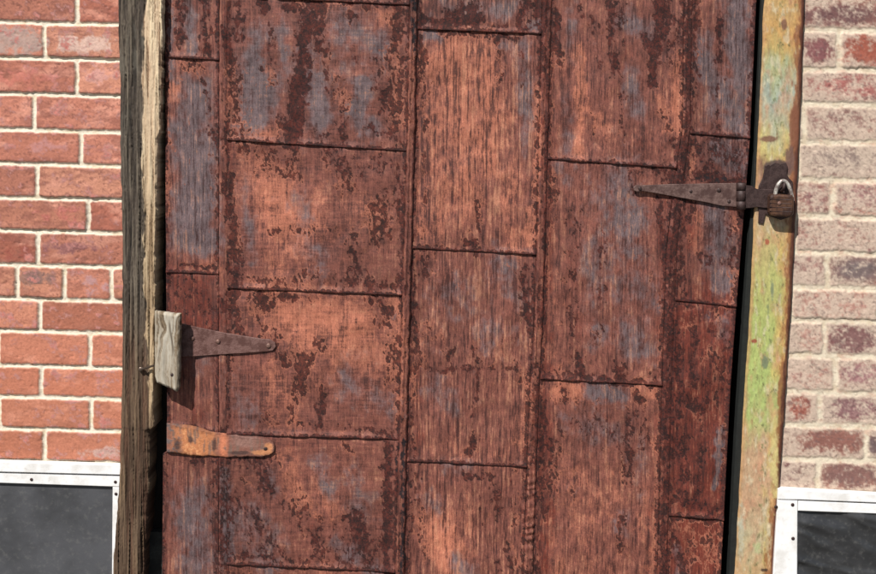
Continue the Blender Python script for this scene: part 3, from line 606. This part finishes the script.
# hasp across the door edge
hs = empty('hasp', (0, 0, 0)); hs.parent = door; hs.location = loc_in(door, at(700, 194, YD))
extr('strap', [(633.5, 187.5), (636, 185), (641, 185.3), (670, 184.2), (736.5, 183), (736.5, 207), (722, 206), (704, 202), (684, 198.5), (660, 194), (643, 191.2), (637, 191.8), (634, 190.5)],
     YD - .0045, .0050, M_iron2, hs, bev=.001)
for (u, v, r) in ((639.5, 188.4, 1.9), (690, 191, 1.6), (718, 190, 2.2), (728, 201, 1.8)):
    p = at(u, v, YD); p[1] = YD - .0093; dome('rivet', p, r * .0023, .0022, M_irond, hs)
kp = at(744, 185, YD); kq = at(744.5, 209, YD); 
def cyl_v(name, u, v0, v1, y, r, mat, par):
    a = at(u, v0, YD); b = at(u + (v0 - v1) * .035, v1, YD); a[1] = b[1] = y
    return tube(name, [a, a * .97 + b * .03, a * .5 + b * .5, a * .03 + b * .97, b], [r * .85, r, r, r, r * .85], mat, par, 16)
for (v0, v1) in ((182.5, 190), (190.4, 200.5), (200.9, 209)):
    cyl_v('knuckle', 740, v0, v1, YD - .011, .0105, M_irond, hs)
extr('hasp_plate', [(741, 184.5), (752, 186), (757, 189), (770, 189.5), (792, 190.5), (793, 206), (780, 209), (764, 208), (757, 207), (752, 208), (741, 208.5)], YD - .010, .0045, M_irond, hs, bev=.001)

# ---------------------------------------------------------------- right post (painted steel)
rl = ext([(0, 765), (140, 759), (190, 756), (300, 751), (390, 745.5), (574, 735.5)]); rr = ext([(0, 804.5), (130, 800), (300, 791.5), (440, 783), (574, 773.5)])
M_paint = colored('peeling_paint', .6, 500, .30, (1, 1, .6), .35, .45, 120)
YP = -.008
rp_base = at(760, 800, YP); rp_base[2] = 0
rpost = empty('door_post', tuple(rp_base), 'peeling green yellow and orange painted post on the padlocked side of the rusty door', 'door post')
v = axis(-240, -6, 580, 835, 1.0, 5)[:, None]; s = np.linspace(0, 1, 50)[None, :]
A = rl(v) + (fbm(v / 22, v * 0, 600) - .5) * 1.6; B_ = rr(v) + (fbm(v / 16, v * 0, 610) - .5) * 1.6
U = A * (1 - s) + B_ * s; V = v + 0 * U
wv = V + (fbm(U / 9, V / 30, 620) - .5) * 60; wu = s + (fbm(U / 10, V / 22, 625) - .5) * .5
st = [(-240, (196, 168, 110)), (0, (208, 172, 118)), (30, (208, 164, 104)), (52, (198, 178, 118)), (72, (178, 186, 154)), (95, (172, 182, 174)), (125, (184, 184, 160)), (150, (210, 194, 130)), (168, (150, 110, 90)), (215, (196, 168, 140)), (245, (206, 186, 132)), (280, (192, 192, 124)),
      (320, (184, 194, 120)), (400, (178, 196, 122)), (425, (186, 192, 128)), (450, (204, 168, 138)), (500, (206, 168, 138)), (540, (198, 184, 152)), (574, (204, 170, 130)), (835, (190, 150, 110))]
ys = np.array([q[0] for q in st], float); cs = np.array([lin(*q[1]) for q in st])
C = np.stack([np.interp(wv, ys, cs[:, i]) for i in range(3)], -1)
n1 = fbm(U / 5, V / 12, 630, 5, .65); n2 = fbm(U / 12, V / 40, 640); n3 = fbm(U / 3, V / 5, 650, 4, .7)
C = mixc(C, lin(216, 164, 108), ss(.55, .9, wu) * ss(.3, .65, n2) * .8)                                   # orange rust bleeding from the right
C = mixc(C, lin(218, 202, 124), ss(.5, .85, wu) * ss(.4, .75, n1) * ss(200, 260, V) * .8)
C = mixc(C, lin(180, 178, 150), ss(.5, .3, wu) * ss(.5, .7, n1) * .4 * (ss(440, 520, V) + ss(60, 90, V) * ss(140, 110, V)))
C = mixc(C, lin(208, 152, 124), ss(.5, .78, fbm(U / 8, V / 18, 660, 4)) * .6)
C = mixc(C, lin(128, 144, 96), ss(.58, .72, n3) * .55 * ss(.2, .4, wu) * ss(.9, .7, wu))
C = mixc(C, lin(226, 214, 188), ss(.54, .78, fbm(U / 4, V / 10, 670, 4)) * .6)
C = mixc(C, lin(96, 74, 50), ss(.70, .78, n3) * .6)
C = mixc(C, lin(150, 92, 58), ss(.76, .86, s + (n1 - .5) * .4) * .85); C = mixc(C, lin(92, 48, 36), ss(.88, .93, s + (n1 - .5) * .10) * .9)
C = mixc(C, lin(196, 150, 104), ss(.08, .0, s + (n1 - .5) * .12) * .7)
C = C * (.50 + .66 * fbm(U / 2.2, V / 5, 690, 4, .8))[..., None]
C = C * (1, .97, .86)
C = mixc(C, lin(150, 110, 74), ss(.6, .8, fbm(U / 3, V / 26, 695, 4, .7)) * .5)
for (x, y, rx, ry, col, k) in [(784, 24, 3, 6, (120, 80, 60), 1), (768, 139, 9, 3.4, (120, 80, 62), .95), (777, 168, 14, 8, (74, 56, 54), 1.3), (795, 128, 6, 22, (128, 78, 54), 1.2), (790, 160, 5, 14, (110, 80, 70), 1),
                               (767, 242, 2.4, 3, (168, 86, 60), .9), (754, 341, 3, 2, (150, 66, 50), 1.1), (765, 362, 4, 10, (112, 122, 92), .7), (772, 290, 2.5, 14, (120, 130, 96), .6), (768, 310, 2, 10, (100, 110, 84), .5), (764, 570, 4, 1.6, (60, 40, 30), 1.2),
                               (741, 530, 5, 40, (186, 182, 158), .5), (757, 548, 5, 10, (176, 180, 126), .5), (774, 460, 6, 60, (206, 190, 126), .55)]:
    f = np.exp(-(((U - x) / rx) ** 2 + ((V - y) / ry) ** 2)); C = mixc(C, lin(*col), ss(.25, .55, f * k + (n3 - .5) * .5) * .9)
h = .0010 + .0012 * n3 + (fbm(U / 20, V / 80, 680) - .5) * .003 - .003 * ss(.95, 1, s) 
P = at(U, V, YP); P[..., 1] = YP - h
gridmesh('painted_face', pad(P, .06), M_paint, rpost, {'Col': pe(C)})
M_gap_shade = plain('black_gap_shade', lin(16, 18, 17), .8, 0, 300, .5, .3)  # near-black colour stands in for the shade inside the door gap
yv = [-160, 0, 140, 300, 440, 574, 690]
extr('rebate', [(eR(y) - 2, y) for y in yv] + [(rl(y) + 1.5, y) for y in yv[::-1]], .110, .030, M_gap_shade, rpost)
extr('gap_shade_strip', [(min(eR(y) + 8.5, rl(y) - 3.5), y) for y in yv] + [(rl(y) + 1.2, y) for y in yv[::-1]], .062, .062 , plain('dark_green_gap_shade', lin(26, 30, 26), .8, 0, 300, .5, .3), rpost)  # added strip, the gap's shade put into its dark green colour
# staple plate on the post, with the shackle eye
stp = empty('staple', (0, 0, 0)); stp.parent = rpost; stp.location = Vector(at(776, 180, YP)) - org(rpost)
extr('plate', [(765.5, 166), (768, 164.5), (770, 165.5), (775, 162.5), (780, 164), (786, 162.5), (788, 167), (787, 174), (789, 178), (793, 182), (793.5, 212), (790, 217), (781, 220), (772, 217), (765.5, 214), (763.5, 224), (758.5, 223), (759, 211), (757, 203), (759, 186), (763, 178)], YP - .0015, .0045, M_irond, stp, bev=.001)
ctr = at(781, 186, YP)
pts = []
for k in range(11):
    a = math.pi * k / 10; pts.append((ctr[0] + .002 * math.cos(a), YP - .005 - .020 * math.sin(a), ctr[2] + .012 * math.cos(a)))
tube('eye', pts, .0035, M_irond, stp, 10)

# ---------------------------------------------------------------- padlock
M_steel = plain('bare_steel', (.84, .80, .70), .3, .5, 260, .35, .2, (.22, .17, .15), spec=.6)
M_brown = plain('brown_lock_body', lin(112, 78, 58), .45, .35, 300, .5, .4, lin(66, 44, 36), spec=.5)
YL = YP - .021
pb = at(781, 214, YL)
lock = empty('padlock', tuple(pb), 'small rusty padlock with a bright worn shackle closing the hasp on the painted post', 'padlock')
def body():
    import bmesh
    uv = [(768.5, 196), (770, 194), (780, 194), (791, 194.8), (793.2, 197), (792.8, 213), (791, 215.5), (786, 216.5), (774, 216), (769.5, 215), (767.8, 212)]
    a = at(np.array([q[0] for q in uv]), np.array([q[1] for q in uv]), YL); c = a.mean(0); V = []; n = len(uv)
    prof = [(.011, .82), (.0095, .95), (.006, 1.0), (-.006, 1.0), (-.0095, .95), (-.011, .82)]
    for (dy, k) in prof:
        for q in a: V.append((c[0] + (q[0] - c[0]) * k, YL + dy, c[2] + (q[2] - c[2]) * k))
    f = [(j * n + i, j * n + (i + 1) % n, (j + 1) * n + (i + 1) % n, (j + 1) * n + i) for j in range(5) for i in range(n)]
    f += [tuple(range(n)), tuple(range(5 * n, 6 * n))[::-1]]
    o = raw('body', V, f, M_brown, lock, smooth=False)
    bm = bmesh.new(); bm.from_mesh(o.data); bmesh.ops.recalc_face_normals(bm, faces=bm.faces); bm.to_mesh(o.data); bm.free()
    for k, vv in enumerate((199.5, 203.5, 207.5, 211.5)):      # laminated plates show as bands
        p = at(np.array([769.6, 781, 791.6]), np.array([vv - .3, vv, vv + .3]), YL - .0102)
        tube('band', [tuple(q) for q in p], .0012, M_irond, lock, 6)
body()
sp_ = [(775, 199), (775.3, 194), (776.2, 189), (778.2, 184), (781.5, 180.6), (785, 181), (788, 184.5), (790.2, 189.5), (791.8, 195), (792.6, 201)]
pts = []
for (u, v_) in sp_: p = at(u, v_, YL); pts.append(tuple(p))
sh = []
for i in range(len(pts) - 1):
    for t in (0, .25, .5, .75): sh.append(tuple(np.array(pts[i]) * (1 - t) + np.array(pts[i + 1]) * t))
sh.append(pts[-1])
sh = np.array(sh)
for _ in range(4): sh[1:-1] = (sh[:-2] + 2 * sh[1:-1] + sh[2:]) / 4
tube('shackle', [tuple(q) for q in sh], .0044, M_steel, lock, 14)
p = at(778, 203, YL); p[1] = YL - .011; dome('keyhole_cover', p, .0045, .002, M_rivet, lock)

# ---------------------------------------------------------------- left timber post
YT = -.024
pl = curve([(-240, 116), (0, 118), (130, 120), (200, 121.5), (374, 122), (430, 120.5), (500, 118), (574, 112.5), (835, 100)])
pr = curve([(-240, 165), (0, 163), (20, 163), (70, 162), (84, 162.5), (90, 161), (130, 161), (140, 158.5), (200, 157), (270, 155.5), (340, 155), (374, 154), (427, 154), (431, 149.5), (500, 147.5), (574, 143), (835, 132)])
v = axis(-240, -6, 580, 835, 1.0, 5)[:, None]; s = np.linspace(0, 1, 60)[None, :]
A = pl(v) + (fbm(v / 16, v * 0, 700) - .5) * 2.4; B_ = pr(v) + (fbm(v / 9, v * 0, 710, 5, .6) - .5) * 3.4
U = A * (1 - s) + B_ * s; V = v + 0 * U
grn = fbm(U / 1.6, V / 60, 720, 5, .7); grn2 = fbm(U / 4.5, V / 90, 730, 4, .6); kn = fbm(U / 8, V / 30, 740, 4)
C = np.zeros(U.shape + (3,)) + lin(74, 64, 55)
C = mixc(C, lin(48, 42, 36), ss(.5, .68, grn)); C = mixc(C, lin(122, 110, 94), ss(.52, .3, grn) * .75); C = mixc(C, lin(110, 104, 92), ss(.55, .7, kn) * .4 * ss(300, 0, V))
low = ss(280, 420, V)
C = mixc(C, lin(100, 76, 56), low * .6); C = mixc(C, lin(86, 56, 42), low * ss(.5, .65, grn2) * .7); C = mixc(C, lin(60, 44, 32), low * ss(.52, .66, grn) * .8); C = mixc(C, lin(138, 112, 84), low * ss(.48, .3, grn) * .5)
bd = curve([(-240, 148), (0, 147), (20, 145), (60, 144), (130, 142.5), (200, 144), (260, 143.5), (330, 147), (420, 150), (835, 150)])
pz = ss(-1.2, 1.2, U - bd(V) + (fbm(U / 5, V / 16, 750, 4, .6) - .5) * 8) * ss(440, 400, V)
fade = ss(90, 300, V)
pale = np.zeros(U.shape + (3,)) + lin(208, 182, 150)
pale = mixc(pale, lin(166, 134, 104), ss(.46, .62, grn) * .8); pale = mixc(pale, lin(232, 210, 174), ss(.5, .34, grn2) * .7); pale = mixc(pale, lin(96, 72, 54), ss(.58, .70, grn) * .85)
pale = mixc(pale, lin(160, 134, 100), fade * .65); pale = mixc(pale, lin(96, 76, 54), fade * ss(.54, .66, grn) * .7)
C = C + (pale - C) * pz[..., None]
crack = ss(.66, .74, fbm(U / 2.2, V / 110, 760, 4, .6)) * (1 - .85 * pz * ss(300, 150, V)); C = mixc(C, lin(34, 26, 20), crack * .8)
C = mixc(C, lin(40, 30, 22), ss(1.6, .2, np.abs(V - 429 - (U - 135) * .1 + (fbm(U / 5, V / 5, 765) - .5) * 6)) * .35)   # broken step in the timber
nn = (fbm(U / 3, V / 6, 770) - .5)
h = (grn - .5) * -.0080 + (grn2 - .5) * -.006 - crack * .004 + pz * .0035 + nn * .0012 - .005 * ss(.08, 0, s) - .004 * ss(.95, 1, s) - .006 * ss(427, 433, V) * ss(.8, .95, s)
P = at(U, V, YT); P[..., 1] = YT - h
M_wood = colored('weathered_timber', .85, 420, .32, (1, 1, .12), .55, .25, 150)
lb = at(128, 800, YT); lb[2] = 0
lpost = empty('door_post', tuple(lb), 'weathered dark timber post with a pale splintered edge beside the red bricks', 'door post')
gridmesh('timber', pad(P, .10), M_wood, lpost, {'Col': pe(C)})
M_nail = plain('old_nail', lin(120, 104, 92), .4, .7, 300, .4, .3)
a = at(143, 368, YT); b = at(156, 364, YT)
tube('nail', [(a[0], YT - .006, a[2]), (a[0] + .003, YT - .012, a[2] + .0005), (b[0], YT - .014, b[2])], [.0035, .0026, .0024], M_nail, lpost, 10)
p = at(141.5, 368.5, YT); p[1] = YT - .006; dome('nail_head', p, .0058, .004, M_nail, lpost)
p = at(154, 437.5, -.0); p[1] = .0; 
# jamb seen in the gap
gj = plain('gap_board', lin(40, 34, 30), .9, 0, 200, .5, .4, sc=(1, 1, .15)); gj2 = plain('grey_gap_board', lin(62, 64, 60), .85, 0, 160, .5, .5, lin(40, 40, 38))
jb = empty('door_jamb', tuple(at(158, 800, .04) * np.array([1, 1, 0])), 'dark jamb board in the narrow gap between the timber post and the door', 'door jamb')
extr('upper_board', [(120, -160), (176, -160), (176, 528), (120, 528)], .10, .045, gj, jb)
extr('lower_board', [(118, 532), (176, 532), (176, 690), (116, 690)], .10, .070, gj2, jb)
dome('nail_head', (at(154.5, 437.5, .055)[0], .055, at(154.5, 437.5, .055)[2]), .0045, .004, plain('bright_nail', (.8, .78, .74), .3, .6, 200, .2), jb)

# ---------------------------------------------------------------- wooden turn button
YB = YT - .004
uvb = [(156, 310), (160, 309.5), (180.5, 312.5), (181.5, 318), (181, 360), (180, 387), (176, 390), (160, 383.5), (157, 378), (156, 340)]
n = 46
vv = np.linspace(0, 1, 86)[:, None]; s = np.linspace(0, 1, 34)[None, :]
Vt = 309.8 + 3.5 * s; Vb = 381.5 + 8.5 * s; V = Vt * (1 - vv) + Vb * vv + (fbm(s * 8, vv * 0, 801) - .5) * 1.5 * (1 - 2 * vv)
Lb = 156.5 + 0 * V + ss(.9, 1, vv) * 2 + (fbm(V / 8, V * 0, 802) - .5) * 1.2; Rb = 181.8 - .8 * vv - ss(.94, 1, vv) * 2 + (fbm(V / 8, V * 0, 803) - .5) * 1.4
U = Lb * (1 - s) + Rb * s
w1 = U + (fbm(U / 12, V / 30, 810) - .5) * 14 + 3 * np.sin(V / 26)
grn = fbm(w1 / 2.0, V / 80, 820, 4, .65); g2 = fbm(w1 / 5, V / 60, 821)
C = np.zeros(U.shape + (3,)) + lin(168, 155, 136)
C = mixc(C, lin(120, 100, 76), ss(.5, .66, grn) * .9); C = mixc(C, lin(190, 182, 166), ss(.5, .3, grn) * .7); C = mixc(C, lin(140, 130, 114), ss(.5, .7, g2) * .5)
C = mixc(C, lin(70, 56, 42), ss(.68, .76, grn) * .8)
C = mixc(C, lin(64, 50, 38), ss(1.4, .4, np.abs(U - 171 - 4 * np.exp(-((V - 350) / 20) ** 2))) * ss(315, 325, V) * ss(360, 345, V) * .7)
C = mixc(C, lin(60, 46, 36), ss(.5, .9, np.exp(-((U - 174) / 2.6) ** 2 - ((V - 373) / 3.2) ** 2)) * .9)
C = mixc(C, lin(150, 140, 120), ss(3, 0, U - Lb) * .5)
e = np.minimum(np.minimum(s, 1 - s) * 25, np.minimum(vv, 1 - vv) * 74)
h = .021 + (grn - .5) * -.003 - .004 * ss(2.2, 0, e) + (fbm(U / 6, V / 12, 830) - .5) * .002 - .003 * ss(0, 1, 1 - s)
P = at(U, V, YB); P[..., 1] = YB - h
tb = empty('turn_button', tuple(at(168, 349, YB)), 'weathered grey wooden block nailed to the timber post over the strap hinge', 'wooden block')
gridmesh('block', pad(P, YB), colored('grey_wood', .85, 420, .32, (1, 1, .15), .5, .25, 150), tb, {'Col': pe(C)})
p = at(174, 373, YB); p[1] = YB - .0205; dome('nail_head', p, .0035, .0015, M_irond, tb)

# ---------------------------------------------------------------- low windows
g = N('white_trim'); f = g.noise(220, 5, .6); f2 = g.noise(30, 5, .6); f3 = g.noise(120, 5, .7)
c = g.mix(g.rng(f2, .4, .7), lin(246, 244, 241), lin(226, 222, 216)); c = g.mix(g.math('MULTIPLY', g.rng(f3, .62, .74), .45), c, lin(160, 148, 134))
g.l(c, g.b.inputs['Base Color']); g.b.inputs['Roughness'].default_value = .55; g.l(g.bump(f, .25, .001), g.b.inputs['Normal']); M_white = g.m
def pane_mat(name, c1, c2, rough, bd, sc):
    g = N(name); f = g.noise(14, 3, .5, sc); f2 = g.noise(90, 5, .6); f3 = g.noise(5, 4, .6)
    c = g.mix(g.rng(f3, .35, .65), c1, c2); c = g.mix(g.math('MULTIPLY', g.rng(f2, .5, .75), .35), c, lin(110, 108, 104))
    g.l(c, g.b.inputs['Base Color']); g.l(g.rng(f3, .3, .7, rough, rough + .2), g.b.inputs['Roughness'])
    n = g.bump(f, .6, bd); g.l(g.bump(f2, .15, .001, n), g.b.inputs['Normal']); return g.m
M_pL = pane_mat('grey_panel', lin(56, 56, 58), lin(76, 76, 79), .5, .004, (1, 1, 1))
M_pR = pane_mat('black_plastic_film', lin(46, 46, 47), lin(62, 62, 63), .30, .002, (1, 1, 1.6))
def rail(name, uv, y, th, par): return extr(name, uv, y, th, M_white, par, bev=.002)
wL = empty('low_window', tuple(at(0, 760, 0) * np.array([1, 1, 1])), 'low white framed window with a flat grey panel below the red bricks', 'window')
def panel(name, u0, u1, v0, v1, sl, y, mat, par, wr):
    u = axis(u0, max(u0, -6), min(u1, 882), u1, 1.6, 5)[None, :]; v = axis(v0, v0, 580, v1, 1.6, 5)[:, None]
    U = u + 0 * v; V = v + sl * (u - u0)
    if wr:
        hh = (np.abs(fbm((U + V * .6) / 70, (V * 1.3 - U * .5) / 26, 907, 2) - .5)) * -.060
        hh += (np.abs(fbm((U - V * .3) / 30, (V - U * .35) / 12, 905, 3) - .5)) * -.016 + .014
        for (x1, y1, x2, y2, rr_, k) in ((806, 522, 850, 528, 5, .006), (834, 528, 868, 545, 7, .009), (850, 516, 876, 522, 3, .005), (800, 548, 826, 556, 6, .005), (845, 545, 880, 552, 5, .005)):
            tt = np.clip(((U - x1) * (x2 - x1) + (V - y1) * (y2 - y1)) / ((x2 - x1) ** 2 + (y2 - y1) ** 2), 0, 1)
            hh += k * np.exp(-(np.hypot(U - x1 - tt * (x2 - x1), V - y1 - tt * (y2 - y1)) / rr_) ** 2)
        hh -= .004 * np.exp(-((V - 565 - (U - 800) * .05) / 3) ** 2)
    else: hh = (fbm(U / 60, V / 60, 911, 3) - .5) * .003
    P = at(U, V, y); P[..., 1] = y - hh * .42
    return gridmesh(name, pad(P, y + .002), mat, par)
SL = .025
panel('panel', -246, 119, 480, 752, SL * .4, -.006, M_pL, wL, False)
fr = empty('frame', (0, 0, 0)); fr.parent = wL
rail('top_rail', [(-250, 453), (0, 461.5), (122, 465.2), (122, 475.1), (0, 472.2), (-250, 464)], -.001, .017, fr)
rail('stop_bead', [(-250, 464.6), (0, 472.8), (122, 475.8), (122, 487.1), (0, 483.3), (-250, 474)], -.001, .013, fr)
rail('side_rail', [(112.5, 487.3), (120.5, 487.5), (118.2, 740), (110.5, 740)], -.001, .013, fr)
rail('side_rail', [(-262, 474), (-240, 475), (-240, 740), (-262, 740)], -.001, .019, fr)
rail('bottom_rail', [(-262, 741), (118, 741), (118, 764), (-262, 764)], -.001, .026, fr)
for (u, v_) in ((31.5, 479.5), (115.4, 482), (116, 494)):
    p = at(u, v_, -.014); p[1] = -.0138; dome('screw', p, .0038, .002, M_irond, fr)
wR = empty('low_window', tuple(at(900, 760, 0)), 'low white framed window sealed with crumpled black plastic film', 'window')
panel('plastic_film', 795, 1100, 508, 752, SL, -.010, M_pR, wR, True)
fr = empty('frame', (0, 0, 0)); fr.parent = wR
rail('top_rail', [(778.5, 489.5), (784, 488.8), (876, 494), (1120, 508), (1120, 517), (876, 503), (800, 500), (778, 499.5)], -.001, .018, fr)
rail('stop_bead', [(798.3, 500.6), (876, 503.8), (1120, 517.8), (1120, 528), (876, 514), (798, 511)], -.001, .015, fr)
rail('side_rail', [(777.9, 500.1), (797.9, 500.8), (797.6, 574), (796, 740), (768, 740), (773.5, 574)], -.001, .017, fr)
rail('side_rail', [(1100, 529), (1120, 529), (1118, 740), (1098, 740)], -.001, .022, fr)
rail('bottom_rail', [(766, 741), (1120, 741), (1120, 764), (766, 764)], -.001, .028, fr)
for (u, v_) in ((792.6, 504.8), (793, 538.5), (776, 507)):
    p = at(u, v_, -.018); p[1] = -.0178; dome('screw', p, .0042, .002, M_irond, fr)
